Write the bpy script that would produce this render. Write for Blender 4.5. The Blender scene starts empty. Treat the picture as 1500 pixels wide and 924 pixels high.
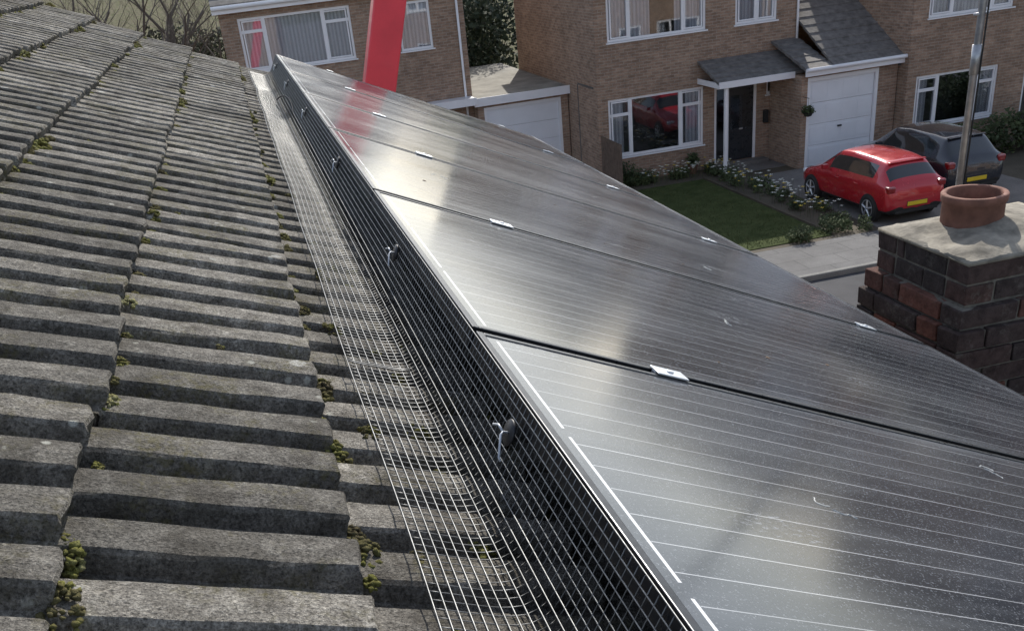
import bpy, bmesh, math, random
from mathutils import Vector, Matrix, noise as mn
random.seed(7)
R=random.random
def U(a,b): return a+(b-a)*random.random()
sc=bpy.context.scene
COL=sc.collection
# ------------------------------------------------------------------ helpers
def link(o): COL.objects.link(o); return o
class MB:
    def __init__(s): s.v=[];s.f=[];s.m=[];s.M=None
    def add(s,vs,fs,mi=0):
        b=len(s.v)
        s.v+= [tuple(x) for x in vs]
        for f in fs: s.f.append([b+i for i in f]); s.m.append(mi)
    def box(s,x0,x1,y0,y1,z0,z1,mi=0):
        s.add([(x0,y0,z0),(x1,y0,z0),(x1,y1,z0),(x0,y1,z0),(x0,y0,z1),(x1,y0,z1),(x1,y1,z1),(x0,y1,z1)],
              [(0,3,2,1),(4,5,6,7),(0,1,5,4),(1,2,6,5),(2,3,7,6),(3,0,4,7)],mi)
    def tube(s,pts,r,n=6,mi=0,caps=True):
        pts=[Vector(p) for p in pts]; L=len(pts)
        if not hasattr(r,'__len__'): r=[r]*L
        vs=[]
        for i,p in enumerate(pts):
            t=(pts[min(i+1,L-1)]-pts[max(i-1,0)]).normalized()
            a=Vector((0,0,1)) if abs(t.z)<.9 else Vector((1,0,0))
            x=t.cross(a).normalized(); y=t.cross(x)
            for k in range(n):
                an=2*math.pi*k/n
                vs.append(p+(x*math.cos(an)+y*math.sin(an))*r[i])
        fs=[]
        for i in range(L-1):
            for k in range(n):
                a=i*n+k;b=i*n+(k+1)%n
                fs.append((a,a+n,b+n,b))
        if caps: fs.append(tuple(range(n))); fs.append(tuple(range((L-1)*n+n-1,(L-1)*n-1,-1)))
        s.add(vs,fs,mi)
    def lathe(s,prof,c,axis='z',n=32,mi=0):
        vs=[]
        for (r,h) in prof:
            for k in range(n):
                a=2*math.pi*k/n
                if axis=='z': vs.append((c[0]+r*math.cos(a),c[1]+r*math.sin(a),c[2]+h))
                else: vs.append((c[0]+h,c[1]+r*math.cos(a),c[2]+r*math.sin(a)))
        fs=[]
        for i in range(len(prof)-1):
            for k in range(n):
                a=i*n+k;b=i*n+(k+1)%n
                fs.append((a,b,b+n,a+n))
        s.add(vs,fs,mi)
    def obj(s,name,mats,M=None,smooth=False,bevel=0):
        me=bpy.data.meshes.new(name); me.from_pydata(s.v,[],s.f)
        for m in (mats if isinstance(mats,(list,tuple)) else [mats]): me.materials.append(m)
        me.polygons.foreach_set('material_index',s.m)
        if smooth: me.polygons.foreach_set('use_smooth',[True]*len(s.f))
        me.update()
        o=link(bpy.data.objects.new(name,me))
        if M is not None: o.matrix_world=M
        if bevel:
            b=o.modifiers.new('bev','BEVEL'); b.width=bevel; b.segments=2; b.limit_method='ANGLE'
        return o
def group(name,parts,loc=(0,0,0)):
    e=link(bpy.data.objects.new(name,None)); e.location=loc; e.empty_display_size=.2
    mi=Matrix.Translation(Vector(loc)).inverted()
    for p in parts:
        p.parent=e; p.matrix_parent_inverse=mi
    return e
# ------------------------------------------------------------------ materials
class MT:
    def __init__(s,name):
        s.m=bpy.data.materials.new(name); s.m.use_nodes=True
        s.t=s.m.node_tree; s.p=s.t.nodes['Principled BSDF']; s.out=s.t.nodes['Material Output']
        s.tc=s.t.nodes.new('ShaderNodeTexCoord'); s.co=s.tc.outputs['Object']
    def n(s,k,**kw):
        x=s.t.nodes.new('ShaderNode'+k)
        for a,b in kw.items(): setattr(x,a,b)
        return x
    def l(s,a,b): s.t.links.new(a,b)
    def map(s,scale=(1,1,1),loc=(0,0,0),co=None):
        m=s.n('Mapping'); s.l(co or s.co,m.inputs[0]); m.inputs['Scale'].default_value=scale; m.inputs['Location'].default_value=loc
        return m.outputs[0]
    def noise(s,scale,det=4,rough=.6,co=None,dist=0):
        x=s.n('TexNoise'); s.l(co or s.co,x.inputs['Vector']); x.inputs['Scale'].default_value=scale
        x.inputs['Detail'].default_value=det; x.inputs['Roughness'].default_value=rough; x.inputs['Distortion'].default_value=dist
        return x.outputs['Fac']
    def vor(s,scale,co=None,feat='F1'):
        x=s.n('TexVoronoi',feature=feat); s.l(co or s.co,x.inputs['Vector']); x.inputs['Scale'].default_value=scale
        return x.outputs['Distance']
    def ramp(s,f,stops):
        x=s.n('ValToRGB'); s.l(f,x.inputs[0]); e=x.color_ramp.elements
        while len(e)<len(stops): e.new(.5)
        for i,(p,c) in enumerate(stops):
            e[i].position=p; e[i].color=(c,c,c,1) if not hasattr(c,'__len__') else (*c[:3],1)
        return x.outputs[0]
    def mth(s,op,a,b=None,c=None):
        x=s.n('Math',operation=op)
        for i,q in enumerate((a,b,c)):
            if q is None: continue
            if isinstance(q,bpy.types.NodeSocket): s.l(q,x.inputs[i])
            else: x.inputs[i].default_value=q
        return x.outputs[0]
    def mix(s,f,a,b,mode='MIX'):
        x=s.n('MixRGB',blend_type=mode)
        for i,q in enumerate((f,a,b)):
            if isinstance(q,bpy.types.NodeSocket): s.l(q,x.inputs[i])
            elif hasattr(q,'__len__'): x.inputs[i].default_value=(*q[:3],1)
            else: x.inputs[i].default_value=q
        return x.outputs[0]
    def bump(s,h,strength=.5,dist=.01,prev=None):
        b=s.n('Bump'); s.l(h,b.inputs['Height']); b.inputs['Strength'].default_value=strength; b.inputs['Distance'].default_value=dist
        if prev: s.l(prev,b.inputs['Normal'])
        return b.outputs[0]
    def sep(s,co=None):
        x=s.n('SeparateXYZ'); s.l(co or s.co,x.inputs[0]); return x.outputs
    def fin(s,col=None,rough=None,nor=None,metal=None,spec=None,coat=None):
        for nm,q in (('Base Color',col),('Roughness',rough),('Normal',nor),('Metallic',metal),('Specular IOR Level',spec),('Coat Weight',coat)):
            if q is None: continue
            i=s.p.inputs[nm]
            if isinstance(q,bpy.types.NodeSocket): s.l(q,i)
            elif hasattr(q,'__len__'): i.default_value=(*q[:3],1)
            else: i.default_value=q
        return s.m
def simple(name,c,rough=.6,var=.15,sc_=8,metal=0,spec=.5,coat=0,bmp=0):
    t=MT(name); n=t.noise(sc_,5)
    a=[x*(1-var) for x in c]; b=[min(1,x*(1+var)) for x in c]
    col=t.ramp(n,[(.3,a),(.7,b)])
    r=t.ramp(t.noise(sc_*3,3),[(.3,max(0,rough-.06)),(.7,min(1,rough+.06))])
    return t.fin(col,r,t.bump(n,bmp,.01) if bmp else None,metal,spec,coat)
def m_tile():
    t=MT('weathered_concrete_tile')
    at=t.n('Attribute'); at.attribute_name='tilev'
    big=t.noise(3.5,4); mid=t.noise(34,5,.75); fine=t.noise(230,4,.85); grit=t.vor(330)
    c=t.ramp(mid,[(.28,(.10,.09,.076)),(.5,(.215,.20,.175)),(.72,(.36,.34,.30))])
    c=t.mix(.9,c,t.ramp(fine,[(.34,.08),(.5,.5),(.66,.92)]),'OVERLAY')
    c=t.mix(.55,c,t.ramp(big,[(.35,.25),(.65,.7)]),'OVERLAY')
    c=t.mix(.45,c,t.ramp(at.outputs['Fac'],[(0,.18),(1,.8)]),'OVERLAY')
    c=t.mix(t.mth('MULTIPLY',t.ramp(t.noise(11,5,.7,t.map((1,.6,1),(9,2,1))),[(.48,0),(.64,1)]),.6),c,(.055,.048,.037))
    v=t.vor(22); sel=t.noise(9,3)
    wob=t.mth('ADD',v,t.mth('MULTIPLY',t.noise(90,3),.22))
    sp=t.mth('MULTIPLY',t.ramp(wob,[(.20,1),(.26,0)]),t.ramp(sel,[(.50,0),(.54,1)]))
    c=t.mix(t.mth('MULTIPLY',sp,.75),c,(.52,.52,.46))
    v2=t.vor(6.3,t.map((1,1,1),(3,1,2))); wob2=t.mth('ADD',v2,t.mth('MULTIPLY',t.noise(60,3),.15))
    sp2=t.ramp(wob2,[(.145,1),(.17,0)])
    c=t.mix(t.mth('MULTIPLY',sp2,.65),c,(.6,.6,.56))
    ms=t.mth('MULTIPLY',t.ramp(t.noise(7,6,.7,t.map((1,1,1),(5,5,5))),[(.50,0),(.62,1)]),t.ramp(t.noise(120,3),[(.42,0),(.6,1)]))
    c=t.mix(t.mth('MULTIPLY',ms,.6),c,(.13,.115,.045))
    h=t.mth('ADD',t.mth('MULTIPLY',fine,.8),t.mth('MULTIPLY',mid,.9)); 
    nb=t.bump(h,1.0,.006); nb=t.bump(grit,.7,.002,nb)
    return t.fin(c,.92,nb,spec=.25)
def m_brick(name,c1,c2,mort,bw=.225,rh=.075):
    t=MT(name); g=t.n('NewGeometry').outputs['Position']
    x,y,z=t.sep(g)[:3]; cb=t.n('CombineXYZ'); t.l(t.mth('ADD',x,y),cb.inputs[0]); t.l(z,cb.inputs[1])
    b=t.n('TexBrick'); t.l(cb.outputs[0],b.inputs['Vector']); b.inputs['Scale'].default_value=1
    b.inputs['Brick Width'].default_value=bw; b.inputs['Row Height'].default_value=rh; b.inputs['Mortar Size'].default_value=.006
    b.inputs['Mortar Smooth'].default_value=.3; b.inputs['Color1'].default_value=(*c1,1); b.inputs['Color2'].default_value=(*c2,1); b.inputs['Mortar'].default_value=(*mort,1)
    n=t.noise(1.1,5,.6,g); n2=t.noise(40,4,.7,g); n3=t.noise(5,2,.5,t.map((1,1,3),(0,0,0),g))
    c=t.mix(.55,b.outputs['Color'],t.ramp(n,[(.3,.34),(.7,.62)]),'OVERLAY')
    c=t.mix(.4,c,t.ramp(n3,[(.35,.3),(.65,.7)]),'OVERLAY')
    c=t.mix(.5,c,t.ramp(n2,[(.3,.3),(.7,.7)]),'OVERLAY')
    nb=t.bump(b.outputs['Fac'],-.6,.006); nb=t.bump(n2,.4,.004,nb)
    return t.fin(c,.9,nb,spec=.25)
def m_cbrick():
    t=MT('sooty_chimney_brick'); at=t.n('Attribute'); at.attribute_name='tilev'
    c=t.ramp(at.outputs['Fac'],[(0,(.05,.040,.038)),(.45,(.08,.052,.046)),(.75,(.135,.062,.047)),(1,(.22,.085,.058))])
    z=t.sep()[2]; c=t.mix(t.ramp(t.mth('SUBTRACT',z,5.15),[(.10,0),(.30,.72)]),c,(.052,.045,.043))
    c=t.mix(.8,c,t.ramp(t.noise(26,5,.75),[(.3,.2),(.7,.8)]),'OVERLAY'); c=t.mix(t.mth('MULTIPLY',t.ramp(t.noise(14,5,.8,t.map((1,1,1),(2,2,7))),[(.56,0),(.68,1)]),.4),c,(.22,.20,.17))
    return t.fin(c,.93,t.bump(t.noise(60,5,.8),.9,.006),spec=.2)
PITCH=1.012; LEN=1.714
def m_solar():
    t=MT('solar_cell_glass'); u,v,w=t.sep()[:3]
    vm=t.mth('MODULO',t.mth('ADD',v,PITCH*50+.0),PITCH)
    vv=t.mth('DIVIDE',t.mth('SUBTRACT',vm,.032),.0527)
    fr=t.mth('FRACT',vv); d=t.mth('ABSOLUTE',t.mth('SUBTRACT',fr,.5))
    line=t.mth('LESS_THAN',d,.014)
    inn=t.mth('MULTIPLY',t.mth('GREATER_THAN',vm,.035),t.mth('LESS_THAN',vm,PITCH-.035))
    uin=t.mth('MULTIPLY',t.mth('GREATER_THAN',u,.03),t.mth('LESS_THAN',u,LEN-.03))
    line=t.mth('MULTIPLY',t.mth('MULTIPLY',line,inn),uin)
    line=t.mth('MULTIPLY',line,t.ramp(t.noise(6,3,.5,t.map((.4,6,1))),[(.3,.4),(.7,1)]))
    cu=t.mth('ABSOLUTE',t.mth('SUBTRACT',t.mth('FRACT',t.mth('DIVIDE',t.mth('ADD',u,1.5-.03),.1655)),.5))
    gapu=t.mth('GREATER_THAN',cu,.492)
    ru=t.mth('LESS_THAN',t.mth('ABSOLUTE',t.mth('SUBTRACT',u,.027)),.0020)
    rs=t.mth('ABSOLUTE',t.mth('SUBTRACT',t.mth('FRACT',t.mth('DIVIDE',t.mth('SUBTRACT',vm,.022),.3227)),.5))
    rb=t.mth('MULTIPLY',t.mth('MULTIPLY',ru,t.mth('LESS_THAN',rs,.462)),inn)
    cell=t.mix(t.ramp(t.noise(2.2,2),[(.4,0),(.6,1)]),(.006,.008,.013),(.011,.013,.020))
    cell=t.mix(t.mth('MULTIPLY',gapu,.6),cell,(.003,.003,.004))
    c=t.mix(line,cell,(.55,.56,.58)); c=t.mix(rb,c,(.75,.75,.75))
    dst=t.noise(1.7,6,.65,t.map((.5,1.5,1))); dst2=t.noise(9,6,.75,t.map((.3,1.8,1),(4,2,0)))
    df=t.mth('ADD',t.ramp(dst,[(.35,.025),(.7,.12)]),t.mth('MULTIPLY',t.ramp(dst2,[(.48,0),(.8,1)]),.13))
    ed=t.mth('MINIMUM',t.mth('MINIMUM',vm,t.mth('SUBTRACT',PITCH,vm)),t.mth('SUBTRACT',LEN,u))
    df=t.mth('ADD',df,t.mth('MULTIPLY',t.ramp(ed,[(.012,1),(.06,0)]),t.mth('MULTIPLY',dst2,.25)))
    spk=t.ramp(t.vor(150),[(.07,1),(.12,0)]); spks=t.ramp(t.noise(380,2,.5),[(.60,0),(.67,1)])
    spk=t.mth('MULTIPLY',spk,t.ramp(t.noise(45,2),[(.5,0),(.58,1)]))
    df=t.mth('MAXIMUM',df,t.mth('MULTIPLY',spk,.75)); df=t.mth('MAXIMUM',df,t.mth('MULTIPLY',spks,.34))
    sv=t.vor(2.1,t.map((1,1.7,1),(1.3,.4,0))); scf=t.mth('MULTIPLY',t.ramp(sv,[(.12,1),(.18,0)]),t.ramp(t.noise(55,4,.8,t.map((1,3,1))),[(.56,0),(.62,1)]))
    df=t.mth('MAXIMUM',df,t.mth('MULTIPLY',scf,.65))
    df=t.mth('MINIMUM',df,.9)
    t.fin(c,t.ramp(dst,[(.3,.085),(.7,.17)]),t.bump(t.noise(500,2),.03,.001),spec=.6)
    t.p.inputs['IOR'].default_value=1.56
    p2=t.n('BsdfPrincipled'); p2.inputs['Base Color'].default_value=(.33,.35,.385,1); p2.inputs['Roughness'].default_value=.40; p2.inputs['Specular IOR Level'].default_value=.9
    ms=t.n('MixShader'); t.l(df,ms.inputs[0]); t.l(t.p.outputs[0],ms.inputs[1]); t.l(p2.outputs[0],ms.inputs[2]); t.l(ms.outputs[0],t.out.inputs[0])
    return t.m
def m_glass():
    t=MT('window_glass'); t.t.nodes.remove(t.p)
    g=t.n('BsdfGlossy'); g.inputs['Roughness'].default_value=.02; g.inputs['Color'].default_value=(.9,.92,.95,1)
    tr=t.n('BsdfTransparent'); tr.inputs[0].default_value=(.88,.9,.92,1)
    fr=t.n('Fresnel'); fr.inputs[0].default_value=1.5
    f=t.mth('ADD',t.mth('MULTIPLY',fr.outputs[0],1.2),.05); ms=t.n('MixShader'); t.l(f,ms.inputs[0]); t.l(tr.outputs[0],ms.inputs[1]); t.l(g.outputs[0],ms.inputs[2]); t.l(ms.outputs[0],t.out.inputs[0])
    nb=t.bump(t.noise(1.3,2),.05,.02); t.l(nb,g.inputs['Normal'])
    return t.m
def m_curtain():
    t=MT('net_curtain'); w=t.n('TexWave'); t.l(t.map((1,1,.03)),w.inputs[0]); w.inputs['Scale'].default_value=3; w.inputs['Distortion'].default_value=2.5
    c=t.ramp(w.outputs['Fac'],[(0,(.55,.56,.6)),(1,(.85,.85,.87))]); return t.fin(c,.9)  # light and dark of the folds painted in as wave stripes
def m_lawn(name='lawn_grass',c1=(.055,.075,.026),c2=(.095,.115,.045)):
    t=MT(name); a=t.noise(2.5,5,.6); b=t.noise(60,4,.8)
    c=t.mix(t.ramp(a,[(.35,0),(.65,1)]),c1,c2); c=t.mix(.6,c,t.ramp(b,[(.3,.2),(.7,.8)]),'OVERLAY')
    return t.fin(c,.95,t.bump(b,1,.03),spec=.1)
def m_paving(name,c,scale=60,bw=None):
    t=MT(name); n=t.noise(.8,6,.7); f=t.noise(scale,4,.8)
    col=t.mix(t.ramp(n,[(.3,0),(.7,1)]),[x*.7 for x in c],[x*1.25 for x in c]); col=t.mix(.5,col,t.ramp(f,[(.3,.25),(.7,.75)]),'OVERLAY')
    nb=t.bump(f,.6,.006)
    if bw:
        b=t.n('TexBrick'); t.l(t.co,b.inputs['Vector']); b.inputs['Scale'].default_value=1; b.inputs['Brick Width'].default_value=bw[0]; b.inputs['Row Height'].default_value=bw[1]
        b.inputs['Mortar Size'].default_value=.008; col=t.mix(t.mth('MULTIPLY',b.outputs['Fac'],.6),col,(.03,.03,.028)); nb=t.bump(b.outputs['Fac'],-.5,.01,nb)
    return t.fin(col,.9,nb,spec=.3)
def m_moss():
    t=MT('moss'); a=t.noise(16,4); b=t.noise(260,4,.8)
    c=t.ramp(a,[(.3,(.11,.095,.06)),(.45,(.17,.155,.07)),(.56,(.20,.20,.06)),(.68,(.38,.36,.20))]); c=t.mix(.6,c,t.ramp(b,[(.3,.2),(.7,.8)]),'OVERLAY')
    return t.fin(c,1,t.bump(b,1,.006),spec=.05)
def m_leaf(name,c1,c2):
    t=MT(name); a=t.noise(1.7,3); b=t.noise(25,2)
    c=t.mix(t.ramp(a,[(.35,0),(.65,1)]),c1,c2); c=t.mix(.5,c,t.ramp(b,[(.3,.2),(.7,.8)]),'OVERLAY')
    return t.fin(c,.7,spec=.3)
TILE=m_tile(); SOLAR=m_solar(); GLASS=m_glass(); CURT=m_curtain(); LAWN=m_lawn(); MOSS=m_moss()
ROUGHG=m_lawn('rough_ground',(.09,.10,.04),(.15,.125,.085))
BR_H=m_brick('buff_brown_brick',(.36,.245,.175),(.27,.18,.13),(.36,.325,.28))  # brick colours lightened to carry the haze over the shaded house fronts
BR_C=m_cbrick()
BR_D=m_brick('dark_chimney_brick',(.12,.062,.048),(.055,.046,.043),(.11,.10,.09))
WHITE=simple('white_upvc',(.84,.84,.86),.35,.04,3)
GDOOR=simple('white_garage_door_paint',(.80,.82,.86),.4,.05,1.2)
BLACKF=simple('black_anodised_frame',(.035,.036,.04),.3,.25,30,metal=.6)
ALU=simple('mill_aluminium',(.6,.62,.65),.38,.12,40,metal=.8)
WIRE=simple('coated_mesh_wire',(.185,.19,.19),.42,.35,60,metal=.4)
CLIPM=simple('steel_clip',(.55,.58,.62),.45,.1,40,metal=.3)
WASH=simple('nylon_washer',(.03,.03,.033),.5,.2,40)
TERRA=simple('terracotta',(.215,.10,.07),.88,.45,11,bmp=.6)
MORTAR=simple('flaunching_mortar',(.245,.222,.18),.95,.55,12,bmp=1)
MORTD=simple('dirty_mortar',(.16,.145,.12),.95,.4,30,bmp=.6)
STEEL=simple('galvanised_pole',(.42,.42,.43),.4,.25,30,metal=.8)
REDP=simple('red_boom_paint',(.68,.045,.07),.45,.1,3,coat=.1)  # slightly paler, pinker red
DARK=simple('dark_rubber',(.02,.02,.02),.7,.2,20)
INT=simple('room_interior',(.12,.115,.11),.9,.3,1)
ROOFD=simple('grey_roof_tiles_far',(.16,.15,.142),.85,.35,6,bmp=.6)
FELT=simple('flat_roof_felt',(.22,.21,.18),.9,.35,1.5,bmp=.3)
ASPH=m_paving('asphalt',(.07,.07,.075),90); PAVE=m_paving('pavement_slabs',(.16,.157,.155),60,(.9,.6)); DRIVE=m_paving('driveway_concrete',(.20,.185,.17),50)
KERB=m_paving('kerb_stone',(.24,.235,.22),40); SOIL=m_paving('garden_soil',(.10,.085,.062),30)
LEAFG=m_leaf('shrub_leaves',(.042,.058,.026),(.085,.11,.042)); LEAFD=m_leaf('conifer_foliage',(.022,.038,.022),(.055,.075,.04))
BARK=simple('bark',(.12,.10,.085),.95,.3,10); WOODF=simple('fence_timber',(.14,.10,.075),.9,.3,8)
WHFL=simple('flower_petals',(.8,.8,.7),.6,.05,5); YEFL=simple('yellow_petals',(.7,.5,.04),.6,.05,5)
DOORB=simple('black_door_paint',(.03,.033,.038),.3,.1,3,coat=.3)
LIME=simple('bird_lime',(.72,.72,.68),.9,.15,40)
# ------------------------------------------------------------------ camera (principal point shift from crop)
CZ=6.6
cam=bpy.data.objects.new('camera',bpy.data.cameras.new('camera')); link(cam)
fw=Vector((.16999,.87034,-.46218)).normalized(); rt=Vector((.96429,-.24357,-.10399)); rt=(rt-rt.dot(fw)*fw).normalized(); up=rt.cross(fw)
M=Matrix((rt,up,-fw)).transposed().to_4x4(); M.translation=Vector((0,0,CZ)); cam.matrix_world=M
cam.data.sensor_width=36; cam.data.lens=1413/1500*36; cam.data.shift_x=.0281; cam.data.shift_y=.1233; cam.data.clip_start=.02; cam.data.clip_end=2000
sc.camera=cam
# ------------------------------------------------------------------ light
AZ=math.radians(21); EL=math.radians(36)
sd=Vector((math.sin(AZ)*math.cos(EL),math.cos(AZ)*math.cos(EL),math.sin(EL)))
L=bpy.data.lights.new('sun','SUN'); L.energy=5.0; L.angle=math.radians(.5); L.color=(1,.945,.86)
so=link(bpy.data.objects.new('sun',L)); so.rotation_mode='QUATERNION'; so.rotation_quaternion=sd.to_track_quat('Z','Y'); so.location=(0,0,30)
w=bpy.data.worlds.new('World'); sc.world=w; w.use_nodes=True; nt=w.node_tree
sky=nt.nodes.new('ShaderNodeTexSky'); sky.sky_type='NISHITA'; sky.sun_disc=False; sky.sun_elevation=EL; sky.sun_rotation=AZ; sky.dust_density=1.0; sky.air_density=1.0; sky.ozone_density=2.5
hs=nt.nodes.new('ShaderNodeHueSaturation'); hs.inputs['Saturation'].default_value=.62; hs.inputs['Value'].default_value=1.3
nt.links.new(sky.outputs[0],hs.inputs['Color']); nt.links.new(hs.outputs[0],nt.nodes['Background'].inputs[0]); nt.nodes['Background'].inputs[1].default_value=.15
sc.view_settings.view_transform='Standard'; sc.view_settings.look='None'; sc.view_settings.exposure=0
# ------------------------------------------------------------------ roof frame
PHI=math.radians(24.43)
Dv=Vector((math.cos(PHI),0,-math.sin(PHI))); Nv=Vector((math.sin(PHI),0,math.cos(PHI)))
O=Vector((.259,1.2911,CZ-.5004))
AM=Matrix((Dv,Vector((0,1,0)),Nv)).transposed().to_4x4(); AM.translation=O
H=.15; EXP=.29; TW=.321; RP=TW/3
PROF=[]
for i in range(3):
    b=i*RP
    PROF+=[(b+(.0 if i else 0),-.0205),(b+.010,-.021),(b+.018,-.0195),(b+.025,-.002),(b+.030,.0025),(b+.055,.0045),(b+.084,.0025),(b+.092,-.003),(b+.101,-.019)]
PROF.append((TW-.003,-.0195))
def tiles(name,uE,v0,nt_,Mx,umin):
    mb=MB(); vals=[]
    for ci,ue in enumerate(uE):
        sh=U(-.012,.012)
        for k in range(nt_):
            vb=v0+k*TW+sh; j=U(-.004,.004); ju=U(-.007,.007); jn=U(-.002,.002); tl=U(-.0035,.0035)
            NU=8; ln=.335; rows=[]
            for i in range(NU+1):
                t=i/NU; u=ue+ju-ln*(1-t)
                if u<umin: u=umin
                base=-H-.024*(1-t)*ln/EXP+jn
                row=[]
                for (pv,ph) in PROF:
                    vv=vb+pv*.998+j*.3
                    nz=mn.noise(Vector((u*9,vv*9,ci*3.1)))*.0025+mn.noise(Vector((u*45,vv*45,ci)))*.002
                    ue2=u
                    if i==NU: ue2=u+mn.noise(Vector((vv*60,ci*7,0)))*.010
                    row.append((ue2,vv,base+ph+nz+tl*(pv/TW-.5)*t))
                rows.append(row)
            P=len(PROF); vs=[q for r in rows for q in r]; fs=[]
            for i in range(NU):
                for q in range(P-1): a=i*P+q; fs.append((a,a+P,a+P+1,a+1))
            b0=len(vs); last=rows[-1]
            for q in last: vs.append((q[0]+.0035,q[1],q[2]-.004))
            for q in last: vs.append((q[0]+.0015+mn.noise(Vector((q[1]*70,ci,5)))*.005,q[1],q[2]-.022))
            for q in range(P-1):
                a=NU*P+q; fs.append((a,b0+q,b0+q+1,a+1)); fs.append((b0+q,b0+P+q,b0+P+q+1,b0+q+1))
            for s_,qq in ((0,0),(1,P-1)):
                b1=len(vs)
                for i in range(NU+1): x=rows[i][qq]; vs.append((x[0],x[1],x[2]-.018))
                for i in range(NU):
                    a=i*P+qq; f=(a,b1+i,b1+i+1,a+P); fs.append(f if s_==0 else f[::-1])
            mb.add(vs,fs); vals+= [R()]*len(fs)
    o=mb.obj(name,TILE,Mx); at=o.data.attributes.new('tilev','FLOAT','FACE'); at.data.foreach_set('value',vals)
    return o
RIDGE=-1.56
uE=[-.19+EXP*k for k in range(-4,10)]
NT=25; V1=5.62; V0=V1-TW*NT
t1=tiles('roof_tiles',uE,V0,NT,AM,RIDGE)
ridge_w=AM@Vector((RIDGE,0,-H-.02))
D2=Vector((-math.cos(PHI),0,-math.sin(PHI))); N2=Vector((-math.sin(PHI),0,math.cos(PHI)))
B=Matrix((D2,Vector((0,1,0)),N2)).transposed().to_4x4(); 
B.translation=ridge_w+N2*(H+.02)
t2=tiles('roof_tiles_back_slope',[.26+EXP*k for k in range(0,12)],V0,NT,B,.0)
und=MB(); und.box(RIDGE,2.55,V0+.02,V1-.03,-H-.09,-H-.066); und=und.obj('roof_deck',WOODF,AM)
und2=MB(); und2.box(.02,3.8,V0+.02,V1-.03,-H-.09,-H-.066); und2=und2.obj('roof_deck_back',WOODF,B)
rm=MB(); y=V0
while y<V1-.02:
    ye=min(y+.445,V1+.01); vs=[];n=12
    jz=U(-.004,.004)
    for yy,rr in ((y,.118),(ye,.118)):
        for i in range(n+1):
            a=math.pi*(-.12+1.24*i/n); vs.append((ridge_w.x+rr*math.cos(a),O.y+yy,ridge_w.z-.015+jz+rr*.85*math.sin(a)))
    fs=[(i,i+1,n+2+i,n+1+i) for i in range(n)]; fs.append(tuple(range(n,-1,-1))); fs.append(tuple(range(n+1,2*n+2)))
    rm.add(vs,fs); y+=.455
rm=rm.obj('ridge_tiles',TILE,smooth=False)
vm=MB()
for i,ue in enumerate(uE): vm.box(ue-EXP+.003,ue+.0,V1-.035,V1-.008,-H-.06,-H-.03-.004*(i%2))
vm=vm.obj('verge_mortar',MORTAR,AM)
ex=(AM@Vector((2.45,0,-H-.09))); ew=ridge_w.x-(ex.x-ridge_w.x)
hw=MB(); yA=O.y+V0+.1; yB=O.y+V1-.12
xl=ew; xr=ex.x-.05; zt=ex.z
zr=ridge_w.z-.1
hw.add([(xl,yA,-.13),(xr,yA,-.13),(xr,yA,zt),(ridge_w.x,yA,zr),(xl,yA,zt),(xl,yB,-.13),(xr,yB,-.13),(xr,yB,zt),(ridge_w.x,yB,zr),(xl,yB,zt)],
       [(0,1,2,3,4),(9,8,7,6,5),(1,6,7,2),(5,0,4,9)])
hw=hw.obj('walls',BR_H)
fas=MB(); fas.box(ex.x+.0,ex.x+.03,yA,yB,zt-.12,zt+.03); fas.tube([(ex.x+.09,yA,zt),(ex.x+.09,yB,zt)],.05,10); fas=fas.obj('gutter_fascia',WHITE)
group('tiled_roof_house',[t1,t2,und,und2,rm,vm,hw,fas],(ridge_w.x,O.y,0))
# ------------------------------------------------------------------ moss
mo=MB()
bm=bmesh.new(); bmesh.ops.create_icosphere(bm,subdivisions=2,radius=1); IV=[v.co.copy() for v in bm.verts]; IF=[[v.index for v in f.verts] for f in bm.faces]; bm.free()
bm=bmesh.new(); bmesh.ops.create_icosphere(bm,subdivisions=1,radius=1); IV1=[v.co.copy() for v in bm.verts]; IF1=[[v.index for v in f.verts] for f in bm.faces]; bm.free()
def blob(mb,c,r,fl=.6,amp=.35,mi=0,lo=False):
    s=Vector((R()*50,R()*50,R()*50)); vs=[]
    for p in (IV1 if lo else IV):
        k=1+amp*mn.noise(p*2.2+s)+amp*.6*mn.noise(p*6+s)
        vs.append((c[0]+p.x*r*k,c[1]+p.y*r*k,c[2]+p.z*r*k*fl))
    mb.add(vs,IF1 if lo else IF,mi)
def clump(u,v,n,size,cnt,mb=None):
    far=v>1.3
    for i in range(cnt//2 if far else cnt):
        a=U(0,6.28); q=size*math.sqrt(R())
        h=max(0,1-(q/size)**2)
        blob(mb or mo,(u+q*math.cos(a)*.7,v+q*math.sin(a)*1.3,n+h*size*.42*U(.5,1.1)),U(.0022,.0048)*(.8+size*9)*(1.5 if far else 1),.8,.9,0,True)
for ci,ue in enumerate(uE[:8]):
    v=-1.35
    while v<5.5:
        v+=random.expovariate(1)*(.085 if ue<.2 else .4)*(1 if v<1.5 else 1.6)
        ph=(v-V0)%RP
        sn=R()<.45
        if sn: v=v-ph+RP+U(-.012,.018)
        big=R()
        size=U(.008,.018) if big<.55 else (U(.018,.028) if big<.87 else U(.028,.042))
        clump(ue+U(.003,.020),v,-H-(.032 if sn else .022),size,int(size*1900)+6)
for i in range(80):
    ue=random.choice(uE[:6]); clump(ue-U(0,EXP),U(-1.2,5),-H-.018,U(.004,.011),int(U(5,12)))
for i in range(55): clump(U(-.13,.0),U(-1.0,1.6),-H-.020,U(.010,.028),int(U(14,34)))
mo=mo.obj('moss',MOSS,AM,smooth=True)
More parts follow.
